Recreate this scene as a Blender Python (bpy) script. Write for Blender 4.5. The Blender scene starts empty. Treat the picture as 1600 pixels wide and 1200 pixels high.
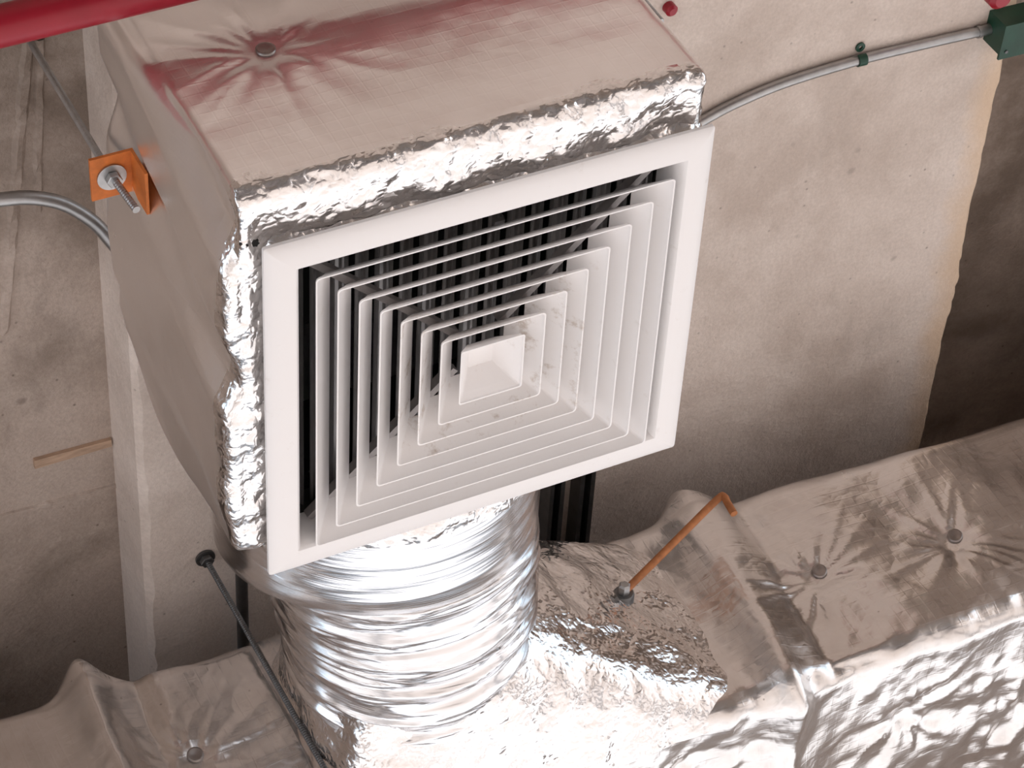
import bpy, bmesh, math, random
import numpy as np
from mathutils import Matrix, Vector

scn = bpy.context.scene
COL = scn.collection

# ------------------------------------------------------------------ camera
CAM_R = np.array([[0.8969823, -0.0494550, -0.4392914],
                  [-0.2722820, 0.7210484, -0.6371434],
                  [0.3482603, 0.6911175, 0.6333020]])      # rows: image right, image down, view direction
CAM_C = np.array([-0.8884582, -2.0936289, -2.2321468])
CAM_F = 4286.39                                             # pixels in a 1600 wide frame
cd = bpy.data.cameras.new('camera'); cam = bpy.data.objects.new('camera', cd); COL.objects.link(cam)
cd.sensor_width = 36.0; cd.lens = CAM_F / 1600 * 36.0; cd.clip_start = 0.05; cd.clip_end = 200
M4 = Matrix.Identity(4)
for i in range(3):
    M4[i][0] = CAM_R[0][i]; M4[i][1] = -CAM_R[1][i]; M4[i][2] = -CAM_R[2][i]; M4[i][3] = CAM_C[i]
cam.matrix_world = M4
scn.camera = cam

# ------------------------------------------------------------------ light
world = bpy.data.worlds.new('sky'); scn.world = world; world.use_nodes = True
wn = world.node_tree; wn.nodes.clear()
wo = wn.nodes.new('ShaderNodeOutputWorld'); wb = wn.nodes.new('ShaderNodeBackground')
wb.inputs['Color'].default_value = (0.66, 0.83, 1.0, 1); wb.inputs['Strength'].default_value = 1.5
wn.links.new(wb.outputs[0], wo.inputs[0])
sd = bpy.data.lights.new('sun', 'SUN'); sd.energy = 5.4; sd.angle = math.radians(1.0); sd.color = (1.0, 0.97, 0.93)
sun = bpy.data.objects.new('sun', sd); COL.objects.link(sun)
SUN_FROM = Vector((0.45, 1.0, 0.60)).normalized()           # towards the sun: low over the open far side
sun.rotation_euler = (-SUN_FROM).to_track_quat('-Z', 'Y').to_euler()
scn.view_settings.view_transform = 'Standard'; scn.view_settings.look = 'None'
scn.view_settings.gamma = 1.0; scn.view_settings.use_curve_mapping = False
scn.view_settings.exposure = 0.47

# ------------------------------------------------------------------ helpers
def at(px, py, ax, v):
    d = CAM_R.T @ np.array([(px - 800) / CAM_F, (py - 600) / CAM_F, 1.0])
    return CAM_C + d * (v - CAM_C[ax]) / d[ax]

def tag(o, label=None, cat=None, group=None, kind=None):
    if label: o['label'] = label
    if cat: o['category'] = cat
    if group: o['group'] = group
    if kind: o['kind'] = kind
    return o

def empty(name, loc, label, cat, group=None):
    o = bpy.data.objects.new(name, None); COL.objects.link(o); o.location = loc
    o.empty_display_size = 0.05
    return tag(o, label, cat, group)

def obj(name, verts, faces, mat, parent=None, smooth=False, autosmooth=None):
    me = bpy.data.meshes.new(name)
    me.from_pydata([tuple(map(float, v)) for v in verts], [], [tuple(map(int, f)) for f in faces])
    me.materials.append(mat)
    if smooth: me.polygons.foreach_set('use_smooth', [True] * len(me.polygons))
    me.update()
    o = bpy.data.objects.new(name, me); COL.objects.link(o)
    if parent is not None:
        o.parent = parent
        chain, q = Vector((0, 0, 0)), parent
        while q is not None:
            chain += q.location; q = q.parent
        me.transform(Matrix.Translation(-chain))
    if autosmooth is not None:
        bm = bmesh.new(); bm.from_mesh(me)
        for e in bm.edges:
            e.smooth = len(e.link_faces) == 2 and e.calc_face_angle(0) < autosmooth
        for f in bm.faces: f.smooth = True
        bm.to_mesh(me); bm.free()
    return o

class MB:
    def __init__(s): s.v, s.f = [], []
    def add(s, v, f):
        b = len(s.v); s.v += [tuple(p) for p in v]; s.f += [tuple(b + i for i in q) for q in f]; return s
    def box(s, lo, hi):
        x0, y0, z0 = lo; x1, y1, z1 = hi
        return s.add([(x0,y0,z0),(x1,y0,z0),(x1,y1,z0),(x0,y1,z0),(x0,y0,z1),(x1,y0,z1),(x1,y1,z1),(x0,y1,z1)],
                     [(3,2,1,0),(4,5,6,7),(0,1,5,4),(1,2,6,5),(2,3,7,6),(3,0,4,7)])
    def tube(s, path, r, n=16, cap=True):
        path = [np.array(p, float) for p in path]; rr = r if hasattr(r, '__len__') else [r] * len(path)
        T = [path[min(i + 1, len(path) - 1)] - path[max(i - 1, 0)] for i in range(len(path))]
        T = [t / np.linalg.norm(t) for t in T]
        a = np.array([0, 0, 1.0]) if abs(T[0][2]) < 0.9 else np.array([1.0, 0, 0])
        u = np.cross(T[0], a); u /= np.linalg.norm(u); vs = []
        for p, t, q in zip(path, T, rr):
            u = u - t * (u @ t); u /= np.linalg.norm(u); w = np.cross(t, u)
            vs += [tuple(p + q * (math.cos(k * 2 * math.pi / n) * u + math.sin(k * 2 * math.pi / n) * w)) for k in range(n)]
        fs = [(i * n + k, i * n + (k + 1) % n, (i + 1) * n + (k + 1) % n, (i + 1) * n + k) for i in range(len(path) - 1) for k in range(n)]
        if cap: fs += [tuple(range(n))[::-1], tuple((len(path) - 1) * n + k for k in range(n))]
        return s.add(vs, fs)
    def build(s, name, mat, parent=None, smooth=False, autosmooth=None):
        return obj(name, s.v, s.f, mat, parent, smooth, autosmooth)

def bez(pts, n=8):
    """Catmull-Rom through points"""
    P = [np.array(p, float) for p in pts]; P = [2 * P[0] - P[1]] + P + [2 * P[-1] - P[-2]]; out = []
    for i in range(1, len(P) - 2):
        for k in range(n):
            t = k / n
            out.append(0.5 * (2 * P[i] + (P[i+1] - P[i-1]) * t + (2*P[i-1] - 5*P[i] + 4*P[i+1] - P[i+2]) * t*t + (3*P[i] - P[i-1] - 3*P[i+1] + P[i+2]) * t**3))
    return out + [P[-2]]

# --- numpy noise
def _hash(i, j, k, s):
    h = (i * 374761393 + j * 668265263 + k * 2147483647 + s * 1274126177) & 0xFFFFFFFF
    h = ((h ^ (h >> 13)) * 1274126177) & 0xFFFFFFFF
    return ((h ^ (h >> 16)) & 0xFFFF) / 65535.0
def vnoise(P, s=0):
    P = np.asarray(P, float); I = np.floor(P).astype(np.int64); F = P - I; F = F * F * (3 - 2 * F); r = 0
    for a in (0, 1):
        for b in (0, 1):
            for c in (0, 1):
                w = (F[:, 0] if a else 1 - F[:, 0]) * (F[:, 1] if b else 1 - F[:, 1]) * (F[:, 2] if c else 1 - F[:, 2])
                r = r + w * _hash(I[:, 0] + a, I[:, 1] + b, I[:, 2] + c, s)
    return r * 2 - 1
def tri(x):
    return np.abs((x % 2.0) - 1.0) * 2 - 1
def crumple(P, freq, seed, n=5, warp=0.5):
    """piecewise flat facets with sharp folds"""
    rng = np.random.default_rng(seed); r = 0
    for k in range(n):
        d = rng.normal(size=3); d /= np.linalg.norm(d); f = freq * rng.uniform(0.6, 1.7)
        w = vnoise(P * freq * 0.55, seed * 7 + k) * warp * 1.6
        r = r + tri(P @ d * f + rng.uniform(0, 2) + w) * vnoise(P * freq * 0.4 + 9.1, seed * 13 + k + 50) / (f / freq)
    return r / n * 1.8
def pin(a, b, a0, b0, seed, amp=0.006, rad=0.09):
    dx, dz = a - a0, b - b0; r = np.sqrt(dx * dx + dz * dz) + 1e-5; th = np.arctan2(dz, dx)
    d = -amp * 1.4 * np.exp(-(np.maximum(r - 0.014, 0) / 0.022))
    Pn = np.stack([np.cos(th) * 2.6 + seed, np.sin(th) * 2.6, r * 6], 1)
    ridge = 1 - 2 * np.abs(vnoise(Pn * 1.25, seed)) ** 0.7
    return d + amp * ridge * np.exp(-r / rad) * smooth01(r, 0.014, 0.05)
def smooth01(x, a, b):
    t = np.clip((x - a) / (b - a), 0, 1); return t * t * (3 - 2 * t)

def rounded_box(lo, hi, r, sp):
    """welded grid on a rounded box -> points, normals, quads"""
    lo, hi = np.array(lo, float), np.array(hi, float); n = np.maximum(np.round((hi - lo) / sp).astype(int), 2)
    idx = {}; Q = []; F = []
    def vid(i, j, k):
        t = (i, j, k)
        if t not in idx: idx[t] = len(Q); Q.append(t)
        return idx[t]
    for ax in range(3):
        b, c = (ax + 1) % 3, (ax + 2) % 3
        for side in (0, 1):
            for i in range(n[b]):
                for j in range(n[c]):
                    q = []
                    for (di, dj) in ((0, 0), (1, 0), (1, 1), (0, 1)):
                        t = [0, 0, 0]; t[ax] = n[ax] * side; t[b] = i + di; t[c] = j + dj; q.append(vid(*t))
                    F.append(q if side else q[::-1])
    Q = lo + np.array(Q, float) / n * (hi - lo)
    inner = np.clip(Q, lo + r, hi - r); d = Q - inner; ln = np.linalg.norm(d, axis=1, keepdims=True)
    N = d / np.maximum(ln, 1e-9)
    return inner + r * N, N, np.array(F)

def surf(o, px, py):
    """where the sight line through a photo point meets a built surface"""
    from mathutils.bvhtree import BVHTree
    off = o.parent.location if o.parent else Vector((0, 0, 0))
    bvh = BVHTree.FromPolygons([v.co + off for v in o.data.vertices], [tuple(p.vertices) for p in o.data.polygons])
    d = Vector((CAM_R.T @ np.array([(px - 800) / CAM_F, (py - 600) / CAM_F, 1.0])).tolist()).normalized()
    h, n, _, _ = bvh.ray_cast(Vector(CAM_C.tolist()), d)
    if n is not None and n.dot(d) > 0: n = -n
    return h, n

# ------------------------------------------------------------------ materials
class NT:
    def __init__(s, name):
        s.m = bpy.data.materials.new(name); s.m.use_nodes = True; s.t = s.m.node_tree; s.t.nodes.clear()
        s.out = s.n('ShaderNodeOutputMaterial'); s.b = s.n('ShaderNodeBsdfPrincipled'); s.l(s.b.outputs[0], s.out.inputs[0])
        tc = s.n('ShaderNodeTexCoord'); s.co = tc.outputs['Object']
    def n(s, t, **kw):
        nd = s.t.nodes.new(t)
        for k, v in kw.items(): setattr(nd, k, v)
        return nd
    def l(s, a, b): s.t.links.new(a, b)
    def mapping(s, scale=(1, 1, 1), rot=(0, 0, 0), src=None):
        m = s.n('ShaderNodeMapping'); m.inputs['Scale'].default_value = scale; m.inputs['Rotation'].default_value = rot
        s.l(src or s.co, m.inputs['Vector']); return m.outputs[0]
    def noise(s, scale, detail=4, rough=0.55, src=None, dist=0.0):
        nd = s.n('ShaderNodeTexNoise'); nd.inputs['Scale'].default_value = scale; nd.inputs['Detail'].default_value = detail
        nd.inputs['Roughness'].default_value = rough; nd.inputs['Distortion'].default_value = dist
        s.l(src or s.co, nd.inputs['Vector']); return nd.outputs['Fac']
    def vor(s, scale, feature='F1', src=None, out='Distance', rnd=1.0):
        nd = s.n('ShaderNodeTexVoronoi', feature=feature); nd.inputs['Scale'].default_value = scale; nd.inputs['Randomness'].default_value = rnd
        s.l(src or s.co, nd.inputs['Vector']); return nd.outputs[out]
    def ramp(s, fac, stops):
        r = s.n('ShaderNodeValToRGB'); e = r.color_ramp.elements
        while len(e) < len(stops): e.new(0.5)
        for i, (p, c) in enumerate(stops):
            e[i].position = p; e[i].color = (c if len(c) == 4 else (*c, 1)) if hasattr(c, '__len__') else (c, c, c, 1)
        s.l(fac, r.inputs[0]); return r.outputs[0]
    def mix(s, fac, a, b, mode='MIX'):
        m = s.n('ShaderNodeMix', data_type='RGBA', blend_type=mode)
        for sock, v in ((m.inputs[0], fac), (m.inputs[6], a), (m.inputs[7], b)):
            if hasattr(v, 'is_linked'): s.l(v, sock)
            else: sock.default_value = v if not hasattr(v, '__len__') else (*v[:3], 1)
        return m.outputs[2]
    def math(s, op, a, b=0.0):
        m = s.n('ShaderNodeMath', operation=op)
        for sock, v in ((m.inputs[0], a), (m.inputs[1], b)):
            if hasattr(v, 'is_linked'): s.l(v, sock)
            else: sock.default_value = v
        return m.outputs[0]
    def bump(s, h, strength, dist, prev=None):
        b = s.n('ShaderNodeBump'); b.inputs['Strength'].default_value = strength; b.inputs['Distance'].default_value = dist
        s.l(h, b.inputs['Height'])
        if prev is not None: s.l(prev, b.inputs['Normal'])
        return b.outputs[0]
    def set(s, **kw):
        for k, v in kw.items():
            sock = s.b.inputs[k.replace('_', ' ')]
            if hasattr(v, 'is_linked'): s.l(v, sock)
            else: sock.default_value = v if not hasattr(v, '__len__') else (*v[:3], 1)
        return s

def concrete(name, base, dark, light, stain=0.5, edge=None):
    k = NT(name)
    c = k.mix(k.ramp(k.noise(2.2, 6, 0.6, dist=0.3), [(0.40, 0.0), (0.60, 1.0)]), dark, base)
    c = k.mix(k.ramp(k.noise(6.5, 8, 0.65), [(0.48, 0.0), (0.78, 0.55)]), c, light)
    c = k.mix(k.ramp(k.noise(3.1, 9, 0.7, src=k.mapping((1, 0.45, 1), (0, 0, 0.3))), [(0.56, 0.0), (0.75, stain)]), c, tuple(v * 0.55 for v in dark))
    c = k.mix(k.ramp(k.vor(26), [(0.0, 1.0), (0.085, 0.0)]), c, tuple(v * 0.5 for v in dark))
    c = k.mix(k.ramp(k.noise(160, 3), [(0.35, 0.18), (0.65, 0.0)]), c, tuple(v * 0.6 for v in dark))
    pv = k.vor(7.5, src=k.mapping((1, 1.15, 1), (0.2, 0.1, 0.6)))
    pits = k.ramp(k.math('ADD', pv, k.math('MULTIPLY', k.noise(30, 3), 0.10)), [(0.085, 1.0), (0.125, 0.0)])
    c = k.mix(k.math('MULTIPLY', pits, 0.55), c, tuple(v * 0.62 for v in dark))
    if edge:
        sx = k.n('ShaderNodeSeparateXYZ'); k.l(k.co, sx.inputs[0])
        e = k.math('ADD', sx.outputs[0], k.math('MULTIPLY', k.noise(8, 5, 0.6), 0.09))
        c = k.mix(k.ramp(k.math('SUBTRACT', e, edge - 0.55), [(0.535, 0.0), (0.575, 0.6), (0.60, 0.75)]), c, (0.72, 0.53, 0.36))
    h = k.math('ADD', k.noise(9, 8, 0.65), k.math('MULTIPLY', k.noise(120, 3), 0.15))
    k.set(Base_Color=c, Roughness=0.9, Normal=k.bump(h, 0.5, 0.02))
    k.b.inputs['Specular IOR Level'].default_value = 0.15
    return k.m

M = {}
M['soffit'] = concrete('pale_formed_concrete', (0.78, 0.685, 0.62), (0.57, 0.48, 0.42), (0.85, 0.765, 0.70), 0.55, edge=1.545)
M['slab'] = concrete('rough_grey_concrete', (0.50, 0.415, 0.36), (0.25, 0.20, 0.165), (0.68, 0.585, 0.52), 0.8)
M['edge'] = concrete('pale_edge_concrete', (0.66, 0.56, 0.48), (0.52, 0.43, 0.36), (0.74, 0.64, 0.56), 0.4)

def floor_mat():
    k = NT('sunlit_concrete_floor')
    c = k.mix(k.noise(0.5, 5), (0.64, 0.56, 0.52), (0.74, 0.66, 0.62))
    c = k.mix(k.ramp(k.noise(0.9, 6, 0.6, dist=0.6), [(0.50, 0.0), (0.66, 0.75)]), c, (0.26, 0.225, 0.21))  # dark patches added on the unseen floor to vary the foil reflections
    k.set(Base_Color=c, Roughness=0.85); return k.m
M['floor'] = floor_mat()
def asphalt():
    k = NT('unseen_dark_asphalt'); k.set(Base_Color=k.mix(k.noise(3, 6), (0.06, 0.06, 0.065), (0.12, 0.12, 0.125)), Roughness=0.9); return k.m
M['asphalt'] = asphalt()

def foil(name, rough, grid=0.0, crink=0.3, fine=0.3, base=(0.93, 0.91, 0.90), cr_scale=30, stretch=(1, 1, 1), dirt=0.25):
    k = NT(name)
    src = k.mapping(stretch)
    n1 = k.noise(cr_scale * 0.35, 5, 0.5, src=src, dist=0.4)
    v1 = k.math('ABSOLUTE', k.math('SUBTRACT', k.noise(cr_scale * 0.8, 1, 0.4, src=k.mapping(stretch, (0.3, 0.5, 0.7))), 0.5))
    v2 = k.math('ABSOLUTE', k.math('SUBTRACT', k.noise(cr_scale * 2.1, 1, 0.4, src=k.mapping(stretch, (0.9, 0.2, 0.4))), 0.5))
    h = k.math('ADD', k.math('MULTIPLY', v1, 1.6), k.math('MULTIPLY', v2, 0.8))
    nrm = k.bump(n1, fine, 0.012)
    nrm = k.bump(h, crink, 0.010, nrm)
    if grid:
        # reinforcing scrim threads under the foil
        g = []
        for ax in ('X', 'Y', 'Z'):
            w = k.n('ShaderNodeTexWave', wave_type='BANDS', bands_direction=ax, wave_profile='SIN')
            w.inputs['Scale'].default_value = 17.0; w.inputs['Distortion'].default_value = 0.6; w.inputs['Detail'].default_value = 1
            k.l(k.co, w.inputs['Vector']); g.append(k.ramp(w.outputs['Fac'], [(0.93, 0.0), (1.0, 1.0)]))
        gg = k.math('ADD', k.math('ADD', g[0], g[1]), g[2])
        nrm = k.bump(gg, grid, 0.0012, nrm)
    d = k.ramp(k.noise(7, 7, 0.65), [(0.45, 0.0), (0.8, dirt)])
    spots = k.ramp(k.vor(22), [(0.0, 0.8), (0.05, 0.0)])
    c = k.mix(d, base, (0.50, 0.43, 0.37)); c = k.mix(k.math('MULTIPLY', spots, dirt * 2), c, (0.10, 0.08, 0.07))
    r = k.math('ADD', rough, k.math('MULTIPLY', k.noise(11, 5), 0.12))
    k.set(Base_Color=c, Metallic=1.0, Roughness=r, Normal=nrm); return k.m
M['foil_smooth'] = foil('smooth_insulation_foil', 0.24, grid=0.06, crink=0.06, fine=0.20, cr_scale=16, dirt=0.12)
M['foil_crinkled'] = foil('crinkled_insulation_foil', 0.12, grid=0.05, crink=0.42, fine=0.45, cr_scale=34, base=(0.86, 0.84, 0.83))
M['foil_duct'] = foil('dusty_duct_foil', 0.19, grid=0.08, crink=0.16, fine=0.25, cr_scale=20, dirt=0.45, base=(0.80, 0.775, 0.76))
M['film'] = foil('stretched_silver_film', 0.13, crink=0.06, fine=0.22, base=(0.86, 0.865, 0.88), cr_scale=12, stretch=(0.35, 9, 0.35), dirt=0.1)

def metal(name, col, rough, metallic=1.0, var=0.15, scale=40, streak=(1, 1, 1)):
    k = NT(name)
    c = k.mix(k.ramp(k.noise(scale, 5, 0.6, src=k.mapping(streak)), [(0.3, 0.0), (0.75, 1.0)]), col, tuple(v * (1 - var * 2) for v in col))
    k.set(Base_Color=c, Metallic=metallic, Roughness=rough, Normal=k.bump(k.noise(scale * 3, 3), 0.08, 0.003)); return k.m
M['galv'] = metal('galvanised_steel', (0.50, 0.50, 0.50), 0.38, 1.0, 0.12)
M['dark_steel'] = metal('dull_dark_steel', (0.20, 0.20, 0.20), 0.45, 0.9, 0.15)
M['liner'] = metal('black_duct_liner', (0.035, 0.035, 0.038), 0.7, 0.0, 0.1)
M['blade'] = metal('dark_damper_aluminium', (0.34, 0.33, 0.33), 0.42, 0.7, 0.15, 30, (4, 0.5, 4))
M['bar'] = metal('dull_support_bar_aluminium', (0.48, 0.45, 0.44), 0.5, 0.6, 0.15, 60)
M['red'] = metal('red_pipe_paint', (0.34, 0.004, 0.020), 0.34, 0.0, 0.10, 14)
M['green'] = metal('dark_green_paint', (0.005, 0.058, 0.032), 0.42, 0.0, 0.2, 30)
M['orange'] = metal('orange_primer_steel', (0.72, 0.20, 0.035), 0.6, 0.0, 0.2, 45)
M['rust'] = metal('rusty_orange_rod', (0.55, 0.21, 0.075), 0.65, 0.0, 0.22, 60)
M['wood'] = metal('raw_wood_strip', (0.60, 0.42, 0.30), 0.8, 0.0, 0.2, 30, (1, 6, 1))
M['black'] = metal('soot_black', (0.012, 0.011, 0.01), 0.8, 0.0, 0.1)
M['washer'] = metal('pin_washer_steel', (0.42, 0.38, 0.36), 0.40, 1.0, 0.15)

def white_paint():
    k = NT('white_powder_coat')
    dirt = k.ramp(k.noise(38, 7, 0.7), [(0.62, 0.0), (0.78, 0.35)])
    c = k.mix(dirt, (0.90, 0.875, 0.865), (0.50, 0.40, 0.32))
    k.set(Base_Color=c, Roughness=0.42, Normal=k.bump(k.noise(260, 2), 0.03, 0.001)); return k.m
M['white'] = white_paint()
def white_dusty():
    k = NT('dusty_white_powder_coat')
    dirt = k.ramp(k.noise(26, 8, 0.72), [(0.55, 0.0), (0.70, 0.7)])
    c = k.mix(dirt, (0.90, 0.87, 0.855), (0.40, 0.29, 0.20))
    k.set(Base_Color=c, Roughness=0.45); return k.m
M['white_dusty'] = white_dusty()

# ------------------------------------------------------------------ the building
SOFFIT, SLAB = 0.60, 0.725
BX0, BX1 = 0.030, 1.555
FLOOR = -3.85
YN, YF = -7.5, 2.08

def slab_obj(name, x0, x1, z, zt, mat, jag=None, seed=0):
    mb = MB(); mb.box((x0, YN, z), (x1, YF, zt)); o = mb.build(name, mat); return tag(o, kind='structure')
# beam with slightly ragged lower edges
def beam():
    ys = np.concatenate([np.arange(YN, -0.6, 0.25), np.arange(-0.6, 2.05, 0.012), [YF]])
    P = np.stack([ys * 0, ys, ys * 0], 1)
    jl = vnoise(P * 14, 3) * 0.0035 + vnoise(P * 60, 4) * 0.002; jr = vnoise(P * 12 + 5, 5) * 0.005 + vnoise(P * 55 + 5, 6) * 0.0035
    prof = lambda i: [(BX0 - .004, SLAB + .30), (BX0 - 0.002, SOFFIT + 0.012), (BX0 + 0.008 + jl[i], SOFFIT), (BX0 + 0.4, SOFFIT),
                      (BX1 - 0.012 + jr[i], SOFFIT), (BX1 + jr[i] * .5, SOFFIT + 0.014), (BX1, SLAB + .30)]
    v = []; f = []
    for i, y in enumerate(ys): v += [(x, y, z) for x, z in prof(i)]
    for i in range(len(ys) - 1):
        for k in range(7):
            a, b = i * 7 + k, i * 7 + (k + 1) % 7; f.append((a, a + 7, b + 7, b))
    f += [tuple(range(7)), tuple(range((len(ys) - 1) * 7 + 6, (len(ys) - 1) * 7 - 1, -1))]
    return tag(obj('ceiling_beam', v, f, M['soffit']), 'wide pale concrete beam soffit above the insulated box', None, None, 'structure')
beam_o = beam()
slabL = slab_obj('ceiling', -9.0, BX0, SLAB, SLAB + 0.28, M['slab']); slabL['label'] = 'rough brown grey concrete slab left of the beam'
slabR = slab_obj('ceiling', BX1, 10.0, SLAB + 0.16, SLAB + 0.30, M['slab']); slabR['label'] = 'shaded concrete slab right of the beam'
fl = MB().box((-60, -60, FLOOR - 0.2), (60, 80, FLOOR)).build('floor', M['floor']); tag(fl, kind='structure')
# unseen pieces added to shape light and reflections: beams, columns, asphalt, back wall
unseen_edge_beam = MB().box((-9, YF - 0.02, -0.45), (10, YF + 0.33, SLAB + 0.28)).build('ceiling_beam', M['slab']); tag(unseen_edge_beam, kind='structure')  # unseen beam added to block low sky and darken the gap above the duct
asp = MB().box((-60, 7.5, FLOOR), (60, 79, FLOOR + 0.02)).build('floor', M['asphalt']); tag(asp, kind='structure')  # unseen ground added to give the foil dark tones to reflect
for bx_ in (2.15, -3.4):  # unseen side beams added to keep light off the slabs
    tag(MB().box((bx_, YN, SOFFIT - 0.05), (bx_ + 0.9, YF - 0.05, SLAB + 0.28)).build('ceiling_beam', M['slab']), kind='structure')
for cx_ in (-3.2, 4.6):
    tag(MB().box((cx_ - .25, YF - .1, FLOOR), (cx_ + .25, YF + .4, -0.44)).build('added_column', M['slab']), kind='structure')  # unseen columns added for floor shadows and darker foil reflections
tag(MB().box((-9, YN - .3, FLOOR), (10, YN, SLAB + .28)).build('added_wall_back', M['slab']), kind='structure')  # unseen wall added to cut low light from behind the camera

# board joints and marks on the rough slab
def seam(p0, p1, w, h, seed, name='formwork_seam', mat='slab'):
    p0, p1 = np.array(p0), np.array(p1); L = np.linalg.norm(p1 - p0); n = max(int(L / 0.012), 3); t = np.linspace(0, 1, n)
    c = p0 + (p1 - p0) * t[:, None]; d = (p1 - p0) / L; s = np.array([-d[1], d[0], 0])
    k = vnoise(c * 40, seed); k2 = vnoise(c * 70, seed + 1)
    v = []; f = []
    for i in range(n):
        for o_, z in ((-1, 0.004), (-0.4 + .3 * k[i], -h * (1 + k2[i] * .5)), (0.4 + .3 * k2[i], -h * (1 + k[i] * .5)), (1, 0.004)):
            v.append(c[i] + s * w * o_ * (1 + .35 * k[i]) + np.array([0, 0, z]))
    for i in range(n - 1):
        for q in range(3): a = i * 4 + q; f.append((a, a + 1, a + 5, a + 4))
    return obj(name, v, f, M[mat], slabL)
a, b = at(48, 20, 2, SLAB), at(5, 520, 2, SLAB); seam(a, b, 0.012, 0.006, 4)
a, b = at(-20, 812, 2, SLAB), at(186, 756, 2, SLAB); seam(a, b, 0.007, 0.004, 9)
a, b = at(62, 60, 2, SLAB), at(58, 330, 2, SLAB); seam(a, b, 0.010, 0.005, 14)

# wood strip left in the slab
a, b = at(52, 722, 2, SLAB), at(172, 688, 2, SLAB)
d = (b - a) / np.linalg.norm(b - a); s = np.array([-d[1], d[0], 0]) * 0.009
mb = MB(); vs = [a - s, b - s * .8, b + s * .8, a + s]
mb.add([p + np.array([0, 0, -0.007]) for p in vs] + [p + np.array([0, 0, 0.002]) for p in vs], [(0, 1, 2, 3), (7, 6, 5, 4), (0, 4, 5, 1), (1, 5, 6, 2), (2, 6, 7, 3), (3, 7, 4, 0)])
tag(mb.build('wood_strip', M['wood']), 'thin pale wood strip stuck in the rough slab beside the beam', 'wood strip')

# ------------------------------------------------------------------ insulated plenum box
BL, BH = np.array([-0.034, -0.072, 0.021]), np.array([0.600, 0.535, 0.440])
PINB = at(415, 78, 1, -0.072)[[0, 2]]
box = empty('plenum_box', (0.295, 0.25, 0.021), 'foil wrapped insulated square box above the white louvred diffuser', 'duct box')
OPX, OPY = (0.055, 0.555), (0.05, 0.515)
def make_box():
    P, N, F = rounded_box(BL, BH, 0.022, 0.0045)
    near = smooth01(-N[:, 1], 0.3, 0.9); left = smooth01(-N[:, 0], 0.3, 0.9); down = smooth01(-N[:, 2], 0.2, 0.8)
    d = vnoise(P * 7, 1) * 0.004
    d += near * (pin(P[:, 0], P[:, 2], *PINB, 3, 0.0050, 0.085) + vnoise(P * np.array([4, 1, 26]), 8) * 0.0011)
    # hanging pleats on the left side
    d += left * (vnoise(P * np.array([1, 13, 2.2]) + P[:, [2]] * np.array([0, 5, 0]), 5) * 0.016 + crumple(P * np.array([1, 1, 0.35]), 16, 6) * 0.006)
    # crumpled lower edges
    low = smooth01(-P[:, 2], -0.078, -0.024)
    d += low * (crumple(P, 22, 11) * 0.0045 + crumple(P, 52, 12) * 0.0038 + crumple(P, 110, 14) * 0.0016) * (0.35 + 0.65 * smooth01(P[:, 0], 0.1, 0.45) + 0.35 * left)
    d += down * (crumple(P, 30, 13) * 0.009 + crumple(P, 75, 15) * 0.0032)
    d += 0.0009 * crumple(P, 30, 17)
    Q = P + N * d[:, None]
    Q[:, 1] -= 0.055 * smooth01(P[:, 1], 0.25, 0.55) * smooth01(P[:, 2], 0.18, 0.44)
    c = P[F].mean(1); nz = N[F].mean(1)[:, 2]
    keep = ~((nz < -0.9) & (c[:, 0] > 0.032) & (c[:, 0] < 0.570) & (c[:, 1] > 0.030) & (c[:, 1] < 0.522))
    o = obj('foil_wrap', Q, F[keep], M['foil_smooth'], box, True)
    o.data.materials.append(M['foil_crinkled'])
    cz = c[keep][:, 2] + 0.012 * vnoise(c[keep] * 22, 19)
    o.data.polygons.foreach_set('material_index', (cz < 0.046).astype(int).tolist())
    return o
box_wrap = make_box()

def rrect(x0, x1, y0, y1, r, n=6, seg=0):
    """rounded rectangle outline, optional points along straight sides"""
    out = []
    cs = [(x1 - r, y1 - r, 0), (x0 + r, y1 - r, 90), (x0 + r, y0 + r, 180), (x1 - r, y0 + r, 270)]
    for i, (cx, cy, a0) in enumerate(cs):
        for k in range(n + 1):
            a = math.radians(a0 + 90 * k / n); out.append((cx + r * math.cos(a), cy + r * math.sin(a)))
        if seg:
            nx, ny, na = cs[(i + 1) % 4]; p = out[-1]; a = math.radians(na); q = (nx + r * math.cos(a), ny + r * math.sin(a))
            for k in range(1, seg): out.append((p[0] + (q[0] - p[0]) * k / seg, p[1] + (q[1] - p[1]) * k / seg))
    return out

def make_neck():
    out = np.array(rrect(0.014, 0.590, 0.010, 0.548, 0.018, 6, 150)); n = len(out); zs = np.linspace(0.040, 0.004, 12)
    nxt = np.roll(out, -1, 0) - np.roll(out, 1, 0); nr = np.stack([nxt[:, 1], -nxt[:, 0]], 1); nr /= np.linalg.norm(nr, axis=1, keepdims=True)
    v = []
    for z in zs:
        flare = 0.010 * smooth01(np.array([z]), 0.012, 0.03)[0]
        P = np.stack([out[:, 0], out[:, 1], np.full(n, z)], 1)
        d = flare + crumple(P, 28, 21) * 0.006 + crumple(P, 65, 22) * 0.0035 + crumple(P, 130, 23) * 0.0014
        v.append(np.concatenate([out + nr * d[:, None], np.full((n, 1), z)], 1))
    v = np.concatenate(v); f = [(i * n + k, i * n + (k + 1) % n, (i + 1) * n + (k + 1) % n, (i + 1) * n + k) for i in range(len(zs) - 1) for k in range(n)]
    return obj('neck_wrap', v, [q[::-1] for q in f], M['foil_crinkled'], box, True)
neck_wrap = make_neck()
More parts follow.
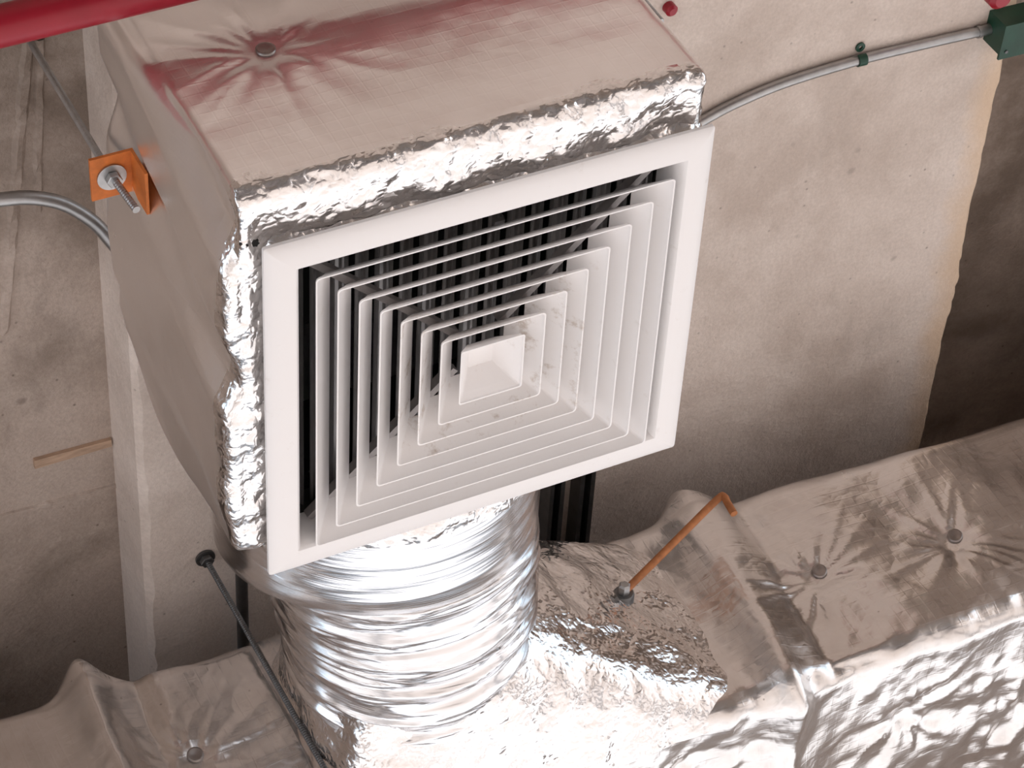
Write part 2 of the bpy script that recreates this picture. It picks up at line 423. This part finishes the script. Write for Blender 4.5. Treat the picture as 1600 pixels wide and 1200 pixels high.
# black sheet-metal inside
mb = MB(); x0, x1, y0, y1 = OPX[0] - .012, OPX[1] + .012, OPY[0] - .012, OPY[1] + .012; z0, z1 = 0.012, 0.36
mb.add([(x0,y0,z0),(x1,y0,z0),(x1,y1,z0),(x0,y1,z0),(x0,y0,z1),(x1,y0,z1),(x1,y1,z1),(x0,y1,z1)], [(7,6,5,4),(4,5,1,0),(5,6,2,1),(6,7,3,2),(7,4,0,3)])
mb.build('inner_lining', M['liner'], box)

def pin_washer(c, n, r, parent, seed=0):
    """small dished washer holding the insulation"""
    c = np.array(c, float); n = np.array(n, float); n /= np.linalg.norm(n)
    u = np.cross(n, (0, 0, 1.0)); u /= np.linalg.norm(u); w = np.cross(n, u); v = []; f = []; K = 20
    for rr, h in ((0.02, -0.0012), (0.45, -0.0008), (0.8, 0.0006), (1.0, 0.0004), (1.0, -0.007)):
        v += [c + r * rr * (math.cos(k * 2 * math.pi / K) * u + math.sin(k * 2 * math.pi / K) * w) + n * h for k in range(K)]
    for i in range(4):
        for k in range(K): f.append((i * K + k, i * K + (k + 1) % K, (i + 1) * K + (k + 1) % K, (i + 1) * K + k))
    f.append(tuple(range(K))[::-1])
    return obj('pin_washer', v, f, M['washer'], parent, True)
h_, _n = surf(box_wrap, 415, 78); _n = (_n + Vector((0, -1, 0))).normalized(); pin_washer(h_ + _n * .0022, _n, 0.0125, box)
# burnt holes in the foil at the lower corner
for (px, py, r) in ((399, 380, 0.0045), (376, 381, 0.0018), (386, 383, 0.0014)):
    hits = [q for q in (surf(box_wrap, px, py), surf(neck_wrap, px, py)) if q[0] is not None]
    if not hits: continue
    p, n_ = min(hits, key=lambda q: (q[0] - cam.location).length)
    u = n_.orthogonal().normalized(); w_ = n_.cross(u); K = 12; ring = []
    for h_ in (0.0012, -0.003):
        ring += [p + n_ * h_ + r * (1 + .25 * math.sin(3 * k)) * (u * math.cos(k * 2 * math.pi / K) + w_ * math.sin(k * 2 * math.pi / K)) for k in range(K)]
    MB().add(ring, [tuple(range(K))] + [(k, k + K, (k + 1) % K + K, (k + 1) % K) for k in range(K)]).build('burn_hole', M['black'], box)

# ------------------------------------------------------------------ white square diffuser
W, H = 0.600, 0.560
dif = empty('ceiling_diffuser', (W / 2, H / 2, 0.0), 'white square louvred air diffuser facing down under the foil box', 'air vent')
def ring_loft(name, prof, mat, parent, rc=0.006, n=4, auto=0.6, closed=False):
    """prof: list of (x0,x1,y0,y1,z,r)"""
    v = []; f = []; m = None
    for (x0, x1, y0, y1, z, r) in prof:
        o = rrect(x0, x1, y0, y1, r, n); m = len(o); v += [(x, y, z) for x, y in o]
    K = len(prof)
    for i in range(K if closed else K - 1):
        j = (i + 1) % K
        for k in range(m): f.append((i * m + k, i * m + (k + 1) % m, j * m + (k + 1) % m, j * m + k))
    return v, f, m
def inset(a, z, r=0.0012): return (a, W - a, a * 0.98, H - a * 0.98, z, r)
fp = [inset(0.0, 0.006, .004), inset(0.0, 0.001, .004), inset(0.002, -0.001, .003), inset(0.010, -0.0045), inset(0.022, -0.0065), inset(0.038, -0.0065), inset(0.042, -0.003), inset(0.048, 0.012), inset(0.050, 0.045),
      inset(0.047, 0.045), inset(0.045, 0.012), inset(0.036, 0.000), inset(0.01, 0.002)]
v, f, m = ring_loft('frame', fp, M['white'], dif, closed=True)
obj('frame', v, [q[::-1] for q in f], M['white'], dif, autosmooth=0.5)
# nested louvre rings
VH, VB = 0.0425, 0.0345
NR = 8; xs0, xs1, ys0, ys1 = 0.0605, 0.5435, 0.0565, 0.5195
st = 0.0281; sty0, sty1 = 0.0272, 0.0258
ZL = -0.012
for i in range(NR):
    X0, X1, Y0, Y1 = xs0 + i * st, xs1 - i * st, ys0 + i * sty0, ys1 - i * sty1
    t = 0.0020
    if i < NR - 1:
        ins = lambda a, z, r: (X0 + a, X1 - a, Y0 + a, Y1 - a, z, r)
        pr = [ins(0, ZL, .006), ins(0.0014, ZL + 0.004, .006), ins(VB * .33, ZL + VH * .36, .004), ins(VB * .66, ZL + VH * .69, .002), ins(VB, ZL + VH, .001)]
        inner = [ins(a0 + t, z0, r0) for (a0, z0, r0) in ((VB, ZL + VH, .001), (VB * .66, ZL + VH * .69, .0015), (VB * .33, ZL + VH * .36, .003), (0.0014, ZL + 0.004, .005), (0, ZL, .005))]
        v, f, m = ring_loft('r', pr + inner, None, None, closed=True)
        obj('louvre_ring', v, f, M['white_dusty'] if i >= 4 else M['white'], dif, autosmooth=0.55)
    else:
        ins = lambda a, z, r: (X0 + a, X1 - a, Y0 + a, Y1 - a, z, r)
        d2 = 0.024; zt = ZL + 0.033
        pr = [ins(0.0095, ZL + .010, .003), ins(0, ZL, .004), ins(t, ZL, .003), ins(0.003, ZL + 0.006, .003), ins(d2, zt, .001)]
        v, f, m = ring_loft('r', pr, None, None)
        f.append(tuple(4 * m + k for k in range(m)))
        pr2 = [ins(0.0095, ZL + .010, .003), ins(d2 + .006, zt + .003, .001)]
        v2, f2, m2 = ring_loft('r', pr2, None, None); b = len(v); v += v2; f += [tuple(q + b for q in ff)[::-1] for ff in f2]; f.append(tuple(b + m2 + k for k in range(m2))[::-1])
        obj('centre_cone', v, f, M['white'], dif, autosmooth=0.5)
# diagonal bars that carry the rings
cx, cy = (xs0 + xs1) / 2, (ys0 + ys1) / 2
for sx, sy in ((-1, -1), (1, -1), (1, 1), (-1, 1)):
    a = np.array([cx + sx * 0.232, cy + sy * 0.222, 0]); b = np.array([cx + sx * 0.030, cy + sy * 0.030, 0]); d = (b - a) / np.linalg.norm(b - a); s = np.array([-d[1], d[0], 0]) * 0.005
    z0, z1 = 0.030, 0.043
    mb = MB(); mb.add([a - s + (0, 0, z0), b - s + (0, 0, z0), b + s + (0, 0, z0), a + s + (0, 0, z0), a - s + (0, 0, z1), b - s + (0, 0, z1), b + s + (0, 0, z1), a + s + (0, 0, z1)],
           [(3,2,1,0),(4,5,6,7),(0,1,5,4),(1,2,6,5),(2,3,7,6),(3,0,4,7)])
    mb.build('support_bar', M['bar'], dif)
# balancing damper behind the rings: upright blades
damper = empty('volume_damper', (W / 2, H / 2, 0.05), 'dark multi-blade volume damper visible behind the white diffuser rings', 'damper')
NB = 17
for i in range(NB):
    x = OPX[0] + 0.010 + i * (OPX[1] - OPX[0] - 0.02) / (NB - 1); w = 0.0105
    sl = 0.35 if i % 2 else -0.35
    mb = MB()
    pr = [(-w, 0.066 - w * sl), (-w * .75, 0.062 - w * .8 * sl), (-w * .5, 0.066 - w * .5 * sl), (-w * .12, 0.066), (0, 0.060), (w * .12, 0.066), (w * .5, 0.066 + w * .5 * sl), (w * .75, 0.062 + w * .8 * sl), (w, 0.066 + w * sl)]
    y0, y1 = OPY[0] + .001, OPY[1] - .001; k = len(pr)
    vs = [(x + a, y0, z) for a, z in pr] + [(x + a, y1, z) for a, z in pr] + [(x + a, y0, z + .002) for a, z in pr] + [(x + a, y1, z + .002) for a, z in pr]
    fs = [(q, q + k, q + k + 1, q + 1) for q in range(k - 1)] + [(2*k + q, 2*k + q + 1, 3*k + q + 1, 3*k + q) for q in range(k - 1)] + [(0, 2*k, 3*k, k), (k - 1, 2*k - 1, 4*k - 1, 3*k - 1)]
    mb.add(vs, fs); mb.build('damper_blade', M['blade'], damper)
mb = MB()
for (lo, hi) in (((OPX[0] - .006, OPY[0] - .006, .050), (OPX[1] + .006, OPY[0] + .001, .085)), ((OPX[0] - .006, OPY[1] - .001, .050), (OPX[1] + .006, OPY[1] + .006, .085)),
                 ((OPX[0] - .006, OPY[0], .050), (OPX[0] - .001, OPY[1], .085)), ((OPX[1] + .001, OPY[0], .050), (OPX[1] + .006, OPY[1], .085))): mb.box(lo, hi)
mb.build('damper_frame', M['dark_steel'], damper)
p = at(783, 345, 2, 0.02); mb = MB(); mb.box((p[0] - .010, p[1] - .002, .018), (p[0] + .006, p[1] + .003, .024)); mb.box((p[0] + .004, p[1] - .002, .018), (p[0] + .006, p[1] + .003, .052))
tag(mb.build('adjusting_lever', M['galv'], damper), 'small bright metal lever tab')

# ------------------------------------------------------------------ round flexible duct
flex = empty('flexible_duct', (0.30, 0.545, 0.235), 'round silver film flexible duct leaving the foil box towards the big duct', 'duct')
def loft(name, st_, n, disp, mat, parent, sub=1):
    """st_: (y, xc, zc, r) key stations, Catmull-Rom between them"""
    S = np.array(bez(st_, sub)); v = []; th = np.linspace(0, 2 * np.pi, n, endpoint=False)
    for (y, xc, zc, r) in S:
        v.append(np.stack([xc + r * np.cos(th), np.full(n, y), zc + r * np.sin(th)], 1))
    v = np.concatenate(v); N = v.copy(); cc = np.repeat(S[:, [1, 0, 2]], n, 0); N = v - cc; N[:, 1] = 0; N /= np.linalg.norm(N, axis=1, keepdims=True)
    tt = np.tile(th, len(S)); v = v + N * disp(v, tt)[:, None]
    # the hoops lean: their upper half sits further along
    v[:, 1] += (v[:, 2] - 0.02) * np.interp(v[:, 1], [0.53, 0.62, 0.78, 1.09], [0.0, 0.33, 0.33, 0.06])
    f = [(i * n + k, i * n + (k + 1) % n, (i + 1) * n + (k + 1) % n, (i + 1) * n + k) for i in range(len(S) - 1) for k in range(n)]
    return obj(name, v, f, mat, parent, True)
loft('collar', [(0.525, .262, .248, .222), (0.55, .262, .248, .232), (0.64, .262, .248, .234), (0.70, .263, .248, .234), (0.735, .270, .245, .229), (0.76, .283, .238, .214), (0.772, .292, .233, .198)], 220,
     lambda P, th: vnoise(P * np.array([5, 34, 5]), 31) * 0.0022 + vnoise(P * np.array([3, 90, 3]), 32) * 0.0010, M['film'], flex, 12)
def flex_disp(P, th):
    # circumferential pulls that drift round the tube
    y = P[:, 1] + 0.020 * np.sin(th * 1 + 0.6) + 0.012 * vnoise(np.stack([np.cos(th) * 2, np.sin(th) * 2, P[:, 1] * 2], 1), 41)
    d = np.sin(y * 2 * np.pi / 0.062) * 0.003
    Q = np.stack([np.cos(th) * 1.1, y * 46, np.sin(th) * 1.1], 1)
    d += (1 - 2 * np.abs(vnoise(Q, 42))) * 0.0045 + (1 - 2 * np.abs(vnoise(Q * np.array([1.5, 2.1, 1.5]) + 4, 43))) * 0.0024 + vnoise(Q * np.array([2, 4.4, 2]) + 8, 44) * 0.0009
    return d
loft('film_sleeve', [(0.735, .290, .232, .199), (0.79, .298, .229, .195), (0.87, .305, .226, .191), (0.95, .308, .224, .188), (1.04, .312, .222, .183), (1.09, .316, .220, .178)], 260, flex_disp, M['film'], flex, 22)
# crumpled foil band taped over the box end
def band(P, th):
    return crumple(P, 30, 51) * 0.007 + crumple(P, 70, 52) * 0.003
loft('foil_band', [(0.515, .29, .246, .212), (0.55, .280, .246, .228), (0.58, .272, .246, .236), (0.607, .269, .245, .236)], 300, band, M['foil_crinkled'], flex, 9)

# ------------------------------------------------------------------ big rectangular duct
DY = 1.21
duct = empty('rectangular_duct', (0.6, 1.5, 0.0), 'large rectangular foil wrapped duct crossing the lower frame', 'duct')
ztop = lambda x: 0.447 - 0.042 * x
RIBS = [(-0.135, 0.050), (0.915, 0.046), (2.0, 0.045)]
PINS = [(-0.027, 0.247), (1.039, 0.191), (1.288, 0.168), (0.7184, 0.274)]
def make_duct():
    xs = np.concatenate([np.arange(-1.3, -0.42, 0.03), np.arange(-0.42, 1.75, 0.0052), np.arange(1.75, 2.6, 0.03)])
    prof = []
    r = 0.035; D = 0.75
    # perimeter param: start top-far, go over top to near-top, down near side, under
    def arc(cy, cz, a0, a1, n): return [(cy + r * math.cos(math.radians(a0 + (a1 - a0) * k / n)), cz + r * math.sin(math.radians(a0 + (a1 - a0) * k / n))) for k in range(n + 1)]
    per = []
    per += [(D - (D - r) * t, 1.0, 't') for t in np.linspace(0, 1, 16)[:-1]]
    per += [(y, z, 'ct') for y, z in arc(r, -r, 90, 180, 9)]
    per += [(0, t, 'n') for t in np.linspace(0, 1, 76)[1:-1]]
    per += [(y, z, 'cb') for y, z in arc(r, r, 180, 270, 9)]
    per += [(r + (D - r) * t, 0, 'b') for t in np.linspace(0, 1, 90)[1:]]
    per += [(D, t, 'f') for t in np.linspace(0, 1, 8)[1:-1]]
    n = len(per); V = []; NN = []; kinds = []
    X = np.repeat(xs, n); Y = np.zeros(len(xs) * n); Z = np.zeros_like(Y); N = np.zeros((len(Y), 3))
    for j, (a, b, kd) in enumerate(per):
        zt = ztop(xs); zb = 0 * xs - 0.002
        if kd == 't': y, z, nn = a, zt, (0, 0, 1)
        elif kd == 'ct': y, z, nn = a, zt + b, (0, (a - r) / r, (b + r) / r)
        elif kd == 'n': y, z, nn = 0, zt - r + (zb + r - (zt - r)) * b, (0, -1, 0)
        elif kd == 'cb': y, z, nn = a, zb + b, (0, (a - r) / r, (b - r) / r)
        elif kd == 'b': y, z, nn = a, zb, (0, 0, -1)
        else: y, z, nn = D, zb + (zt - zb) * b, (0, 1, 0)
        Y[j::n] = DY + y; Z[j::n] = z; N[j::n] = nn
    P = np.stack([X, Y, Z], 1)
    near = smooth01(-N[:, 1], 0.2, 0.9); down = smooth01(-N[:, 2], 0.3, 0.9)
    d = vnoise(P * 5, 61) * 0.006 + crumple(P, 7, 62) * 0.006
    rib = 0
    for (rx, rh) in RIBS:
        xx = X - rx - 0.10 * (Z - 0.4) * 0.7 + 0.010 * vnoise(P * 6, 63)
        rib = rib + rh * np.exp(-np.abs(xx / 0.042) ** 1.7)
        d -= 0.009 * np.exp(-((xx - 0.078) / 0.016) ** 2) * near * smooth01(vnoise(P * np.array([2, 2, 3]), 65), -0.8, 0.2)
        # radiating pleats beside the joint
        d += 0.010 * vnoise(np.stack([X * 22, Z * 2.0 + Y * 2, X * 0], 1), 64) * np.exp(-(xx / 0.13) ** 2) * (near + .5 * down)
    d += rib * np.where(N[:, 2] > 0.5, 1.15, 0.8)
    for i, (px, pz) in enumerate(PINS): d += near * pin(X, Z, px, pz, 70 + i, 0.0070, 0.085)
    # soft bulges of the wrap between the pins
    d += near * 0.006 * vnoise(P * np.array([9, 1, 9]), 66) + near * crumple(P, 16, 67) * 0.0045
    mod = 0.35 + 1.1 * smooth01(vnoise(P * 5 + 3, 73), -0.3, 0.6)
    d += down * (crumple(P, 9, 68) * 0.016 + crumple(P * np.array([1.6, 1, 1]), 22, 74) * 0.007 * mod + crumple(P, 46, 69) * 0.0030 * mod)
    for i, (px, py) in enumerate(((0.62, 1.36), (1.12, 1.40), (1.5, 1.35))): d += down * pin(X, Y, px, py, 80 + i, 0.010, 0.09)
    edge = np.exp(-((Z - 0.03) / 0.05) ** 2) * near
    d += edge * crumple(P, 34, 71) * 0.006
    Q = P + N * d[:, None]
    m = len(xs)
    idx = np.arange(m * n).reshape(m, n)
    F = np.stack([idx[:-1, :], np.roll(idx, -1, 1)[:-1, :], np.roll(idx, -1, 1)[1:, :], idx[1:, :]], -1).reshape(-1, 4)
    F = np.concatenate([F]); caps = [tuple(idx[0, ::-1]), tuple(idx[-1, :])]
    return obj('foil_wrap', Q, [tuple(q) for q in F] + caps, M['foil_duct'], duct, True)
duct_wrap = make_duct()
for (px, py) in ((305, 1180), (1280, 893), (1492, 838)):
    h_, _n = surf(duct_wrap, px, py); _n = (_n + Vector((0, -1, 0))).normalized(); pin_washer(h_ + _n * .0034, _n, 0.0125, duct)

# flared take-off between the flexible duct and the big duct
def takeoff():
    n = 420; th = np.linspace(0, 2 * np.pi, n, endpoint=False); ts = np.linspace(0, 1, 60)
    x0, x1, z0, z1 = 0.128, 0.855, -0.004, 0.405; V = []
    c, s = np.cos(th), np.sin(th); e = 7
    # end rectangle sampled by angle
    k = 1 / (np.abs(c) ** e + np.abs(s) ** e) ** (1 / e)
    mx, mz = (x0 + x1) / 2, (z0 + z1) / 2
    A = np.stack([0.317 + 0.171 * c, 0.221 + 0.171 * s], 1); B = np.stack([mx + (x1 - x0) / 2 * k * c, mz + (z1 - z0) / 2 * k * s], 1)
    NN = []
    for t in ts:
        w = t ** 1.1; q = A * (1 - w) + B * w
        V.append(np.stack([q[:, 0], np.full(n, 1.0 + (DY + 0.03 - 1.0) * t), q[:, 1]], 1)); NN.append(np.stack([c, 0 * c - .25, s], 1))
    V = np.concatenate(V); NN = np.concatenate(NN); T = np.repeat(ts, n)
    d = (crumple(V, 18, 91) * 0.007 + crumple(V, 44, 92) * 0.0032 + 0.007 * vnoise(V * np.array([24, 3, 24]), 93)) * smooth01(T, 0.02, 0.2)
    V = V + NN * d[:, None]
    f = [(i * n + k_, i * n + (k_ + 1) % n, (i + 1) * n + (k_ + 1) % n, (i + 1) * n + k_) for i in range(len(ts) - 1) for k_ in range(n)]
    return obj('takeoff_wrap', V, f, M['foil_crinkled'], duct, True)
take_wrap = takeoff()

# ------------------------------------------------------------------ hanger rods
def threaded_rod(mb, p0, p1, r, n=12, step=0.0022):
    p0, p1 = np.array(p0, float), np.array(p1, float); L = np.linalg.norm(p1 - p0); k = max(int(L / step), 2)
    path = [p0 + (p1 - p0) * i / k for i in range(k + 1)]; mb.tube(path, [r if i % 2 else r * 0.84 for i in range(k + 1)], n)
def hexnut(mb, c, r, h):
    c = np.array(c, float); v = []
    for z, q in ((-h / 2, .92), (-h / 2 + .001, 1), (h / 2 - .001, 1), (h / 2, .92)): v += [c + (r * q * math.cos(k * math.pi / 3), r * q * math.sin(k * math.pi / 3), z) for k in range(6)]
    mb.add(v, [(5,4,3,2,1,0), (18,19,20,21,22,23)] + [(i*6+k, i*6+(k+1)%6, (i+1)*6+(k+1)%6, (i+1)*6+k) for i in range(3) for k in range(6)])
def washer(mb, c, r, h):
    c = np.array(c, float); mb.tube([c - (0, 0, h / 2), c + (0, 0, h / 2)], r, 24)

# rod beside the box with the orange angle bracket
PZ = 0.345
pp = at(172, 272, 2, PZ)
rod1 = empty('hanger_rod', (pp[0], pp[1], PZ), 'grey hanger rod through the orange bracket at left of the box', 'rod')
top = at(43, 58, 2, SLAB - 0.002); top = pp + (top - pp); low = at(213, 337, 2, PZ - 0.105)
mb = MB(); threaded_rod(mb, top, pp, 0.0052); threaded_rod(mb, pp, [pp[0] + .006, pp[1], PZ - .078], 0.0052); mb.build('rod', M['galv'], rod1, autosmooth=0.6)
mb = MB(); washer(mb, pp + (0, 0, -0.006), 0.0195, 0.003); mb.build('washer', M['galv'], rod1, autosmooth=0.6)
mb = MB(); hexnut(mb, pp + (0.0006, 0, -0.0125), 0.0105, 0.010); mb.build('nut', M['galv'], rod1)
br = empty('angle_bracket', (pp[0], pp[1], PZ), 'orange painted steel angle bracket on the rod beside the box', 'bracket')
mb = MB(); mb.box((pp[0] - 0.027, pp[1] - 0.033, PZ - 0.0045), (pp[0] + 0.031, pp[1] + 0.033, PZ)); mb.build('plate', M['orange'], br)
mb = MB(); mb.box((pp[0] + 0.027, pp[1] - 0.033, PZ - 0.055), (pp[0] + 0.031, pp[1] + 0.033, PZ - 0.0045)); mb.build('flange', M['orange'], br)

# rod in front of the big duct
r2 = at(320, 878, 2, SOFFIT); r2[1] = min(r2[1], 1.178)
rod2 = empty('hanger_rod', (r2[0], r2[1], SOFFIT), 'long dark hanger rod from the beam down past the big duct', 'rod')
mb = MB(); threaded_rod(mb, (r2[0], r2[1], SOFFIT - 0.002), (r2[0] + .004, r2[1] - .012, 0.02), 0.0050); mb.build('rod', M['dark_steel'], rod2, autosmooth=0.6)
mb = MB(); washer(mb, (r2[0], r2[1], SOFFIT - 0.003), 0.0165, 0.004); mb.build('washer', M['dark_steel'], rod2, autosmooth=0.6)
mb = MB(); hexnut(mb, (r2[0], r2[1], SOFFIT - 0.010), 0.0115, 0.010); mb.build('nut', M['dark_steel'], rod2)
# thin rod at the right rear edge of the box
mb = MB(); a = at(1033, 34, 2, 0.44); threaded_rod(mb, (a[0], a[1], 0.44), (a[0], a[1], SOFFIT + .0), 0.0055)
tag(mb.build('hanger_rod', M['galv'], autosmooth=0.6), 'short grey rod behind the upper right edge of the foil box', 'rod')

# ------------------------------------------------------------------ conduits
def conduit(pix, z, r, name, label, dz=None, mat='galv', extra=None):
    pts = [at(px, py, 2, z if dz is None else dz[i]) for i, (px, py) in enumerate(pix)]
    if extra: pts = pts + [np.array(e) for e in extra]
    mb = MB(); mb.tube(bez(pts, 10), r, 18); return tag(mb.build(name, M[mat], autosmooth=0.8), label, 'conduit')
ZC = SOFFIT - 0.0095
conduit([(980, 262), (1040, 226), (1096, 190), (1150, 161), (1230, 128), (1345, 93), (1440, 70), (1528, 50)], ZC, 0.0085, 'conduit', 'grey metal conduit bending across the beam to the green junction box')
conduit([(-160, 372), (-60, 322), (0, 312), (50, 309), (100, 319), (146, 347), (178, 382), (206, 412), (245, 432), (290, 445)], ZC, 0.0102, 'conduit', 'grey bent metal conduit looping in from the left behind the foil box')
# green strap
c0 = at(1345, 93, 2, ZC); c1 = at(1440, 70, 2, ZC); d = (c1 - c0) / np.linalg.norm(c1 - c0); s = np.array([-d[1], d[0], 0])
mb = MB(); K = 10; R = 0.0108; w = 0.0075; v = []
for e in (-1, 1):
    for rr in (R, R - 0.0015):
        v += [c0 + d * w * e + s * rr * math.cos(math.pi * k / K) + np.array([0, 0, -rr * math.sin(math.pi * k / K)]) for k in range(K + 1)]
n = K + 1; fs = []
for k in range(K): fs += [(k, k + 1, 2*n + k + 1, 2*n + k), (n + k, 3*n + k, 3*n + k + 1, n + k + 1), (k, n + k, n + k + 1, k + 1), (2*n + k, 2*n + k + 1, 3*n + k + 1, 3*n + k)]
mb.add(v, fs); strap = mb.build('pipe_strap', M['green'], autosmooth=0.7); tag(strap, 'small green pipe strap holding the conduit to the beam', 'strap')
q = c0 - s * (R + 0.008); K2 = 14; v = []
for z in (SOFFIT - 0.0035, SOFFIT - 0.0005):
    for r_ in (0.0035, 0.0085): v += [q + np.array([0, 0, 0]) * 0 + np.array([r_ * math.cos(k * 2 * math.pi / K2), r_ * math.sin(k * 2 * math.pi / K2), z - q[2]]) for k in range(K2)]
fs = []
for k in range(K2):
    k1 = (k + 1) % K2; fs += [(k, k1, K2 + k1, K2 + k), (2*K2 + k, 3*K2 + k, 3*K2 + k1, 2*K2 + k1), (K2 + k, K2 + k1, 3*K2 + k1, 3*K2 + k), (k, 2*K2 + k, 2*K2 + k1, k1)]
ear = obj('strap_ear', v, fs, M['green'], strap)
# conduit fitting and green junction box
g0 = at(1528, 50, 2, ZC); g1 = at(1546, 45, 2, ZC)
jb = empty('junction_box', (g1[0] + .05, g1[1], SOFFIT), 'dark green steel junction box at the end of the right conduit', 'junction box')
mb = MB(); mb.tube([g0 - d * .002, g0 + d * .004, g0 + d * .0042, g1], [0.0105, 0.0105, .009, .009], 16); mb.build('connector', M['galv'], jb, autosmooth=0.6)
mb = MB(); zb = SOFFIT - 0.048; bx0 = g1 + s * 0.029; 
mb.add([g1 + s * a_ + d * b_ + np.array([0, 0, z_ - g1[2]]) for (a_, b_, z_) in ((-.030, 0, zb), (-.030, .10, zb), (.027, .10, zb), (.027, 0, zb), (-.030, 0, SOFFIT), (-.030, .10, SOFFIT), (.027, .10, SOFFIT), (.027, 0, SOFFIT))],
       [(3,2,1,0),(4,5,6,7),(0,1,5,4),(1,2,6,5),(2,3,7,6),(3,0,4,7)])
mb.build('body', M['green'], jb)
mb = MB(); zl = zb - 0.004
mb.add([g1 + s * a_ + d * b_ + np.array([0, 0, z_ - g1[2]]) for (a_, b_, z_) in ((-.034, -.004, zl), (-.034, .104, zl), (.032, .104, zl), (.032, -.004, zl), (-.034, -.004, zb), (-.034, .104, zb), (.032, .104, zb), (.032, -.004, zb))],
       [(3,2,1,0),(4,5,6,7),(0,1,5,4),(1,2,6,5),(2,3,7,6),(3,0,4,7)])
mb.build('cover_plate', M['green'], jb)
mb = MB(); cc = g1 + d * .008 + s * .018; mb.tube([(cc[0], cc[1], zl + .001), (cc[0], cc[1], zl - .002)], 0.003, 10); mb.build('screw', M['dark_steel'], jb)

# ------------------------------------------------------------------ red sprinkler pipes
RY, RZ, RR = -0.148, 0.330, 0.0255
mb = MB(); mb.tube([(-2.5, RY + .02, RZ - .03), (-1, RY, RZ - .006), (-0.18, RY, RZ), (0.6, RY, RZ + .006), (1.45, RY - .01, RZ + .012)], RR, 32)
pipe = mb.build('sprinkler_pipe', M['red'], autosmooth=0.6); tag(pipe, 'red painted sprinkler pipe crossing the upper left corner', 'pipe')
pr_ = at(1556, -12, 2, 0.50); mb = MB(); mb.tube([(pr_[0], pr_[1], 0.598), (pr_[0], pr_[1], .485), (pr_[0], pr_[1], .478)], [0.021, 0.021, 0.014], 24)
tag(mb.build('pipe_stub', M['red'], autosmooth=0.6), 'rounded red pipe end above the green junction box', 'pipe')
pr_ = at(1049, 16, 2, SOFFIT - .01); mb = MB(); mb.tube([(pr_[0], pr_[1], SOFFIT), (pr_[0], pr_[1], SOFFIT - .012), (pr_[0], pr_[1], SOFFIT - .016)], [0.010, 0.010, 0.006], 16)
tag(mb.build('pipe_plug', M['red'], autosmooth=0.6), 'small red plug on the beam at the box upper right edge', 'plug')

# ------------------------------------------------------------------ runs behind the flexible duct
a = at(377, 900, 2, SOFFIT - .015); mb = MB(); mb.tube([(a[0], 0.62, SOFFIT - .016), (a[0], 2.2, SOFFIT - .016)], 0.010, 16)
tag(mb.build('conduit', M['dark_steel'], autosmooth=0.7), 'dark blue grey conduit on the beam left of the flexible duct', 'conduit')
for k, (px, lab) in enumerate(((868, 'dark strut channel nearest the flexible duct, behind the diffuser corner'), (914, 'dark strut channel second from the flexible duct, under the beam'))):
    a = at(px, 780, 2, SOFFIT - .03); w = 0.014; t = 0.003; y0, y1 = 0.62, 2.2; zt, zb = SOFFIT, SOFFIT - 0.035
    pr = [(-w, zt), (-w, zb), (-w * .45, zb), (-w * .45, zb + .007), (-w * .45 - t, zb + .007), (-w * .45 - t, zb + t), (-w + t, zb + t), (-w + t, zt - t), (w - t, zt - t), (w - t, zb + t), (w * .45 + t, zb + t), (w * .45 + t, zb + .007), (w * .45, zb + .007), (w * .45, zb), (w, zb), (w, zt)]
    n = len(pr); mb = MB(); mb.add([(a[0] + x, y0, z) for x, z in pr] + [(a[0] + x, y1, z) for x, z in pr], [(k_, (k_ + 1) % n, n + (k_ + 1) % n, n + k_) for k_ in range(n)])
    tag(mb.build('strut_channel', M['dark_steel']), lab, 'strut')

# ------------------------------------------------------------------ rusty damper handle on the big duct
h_ = min([q[0] for q in (surf(duct_wrap, 974, 932), surf(take_wrap, 974, 932)) if q[0] is not None], key=lambda q: (q - cam.location).length); p0 = np.array(h_) + np.array([0, -.010, 0]); p1 = at(1119, 782, 1, p0[1] - .05); p2 = at(1131, 776, 1, p0[1] - .054); p3 = at(1147, 803, 1, p0[1] - .054)
hd = empty('damper_handle', tuple(p0), 'bent rusty orange damper handle sticking out of the big duct', 'handle')
mb = MB(); mb.tube(bez([p0, p0 + (p1 - p0) * .5, p1, p2, p2 + (p3 - p2) * .35, p3], 6), 0.0062, 12); mb.build('rod', M['rust'], hd, autosmooth=0.9)
n_ = np.array([0.0, -1.0, 0.0]); mb = MB(); mb.tube([p0 + (0, .022, 0), p0 + (0, .004, 0), p0 + (0, .000, 0)], [.0175, .0175, .0150], 16); mb.build('washer', M['dark_steel'], hd, autosmooth=0.6)
mb = MB(); mb.tube([p0 + (0, .002, 0), p0 + (0, -.016, 0), p0 + (0, -.019, 0)], [0.010, 0.010, 0.007], 6); mb.build('nut', M['galv'], hd)
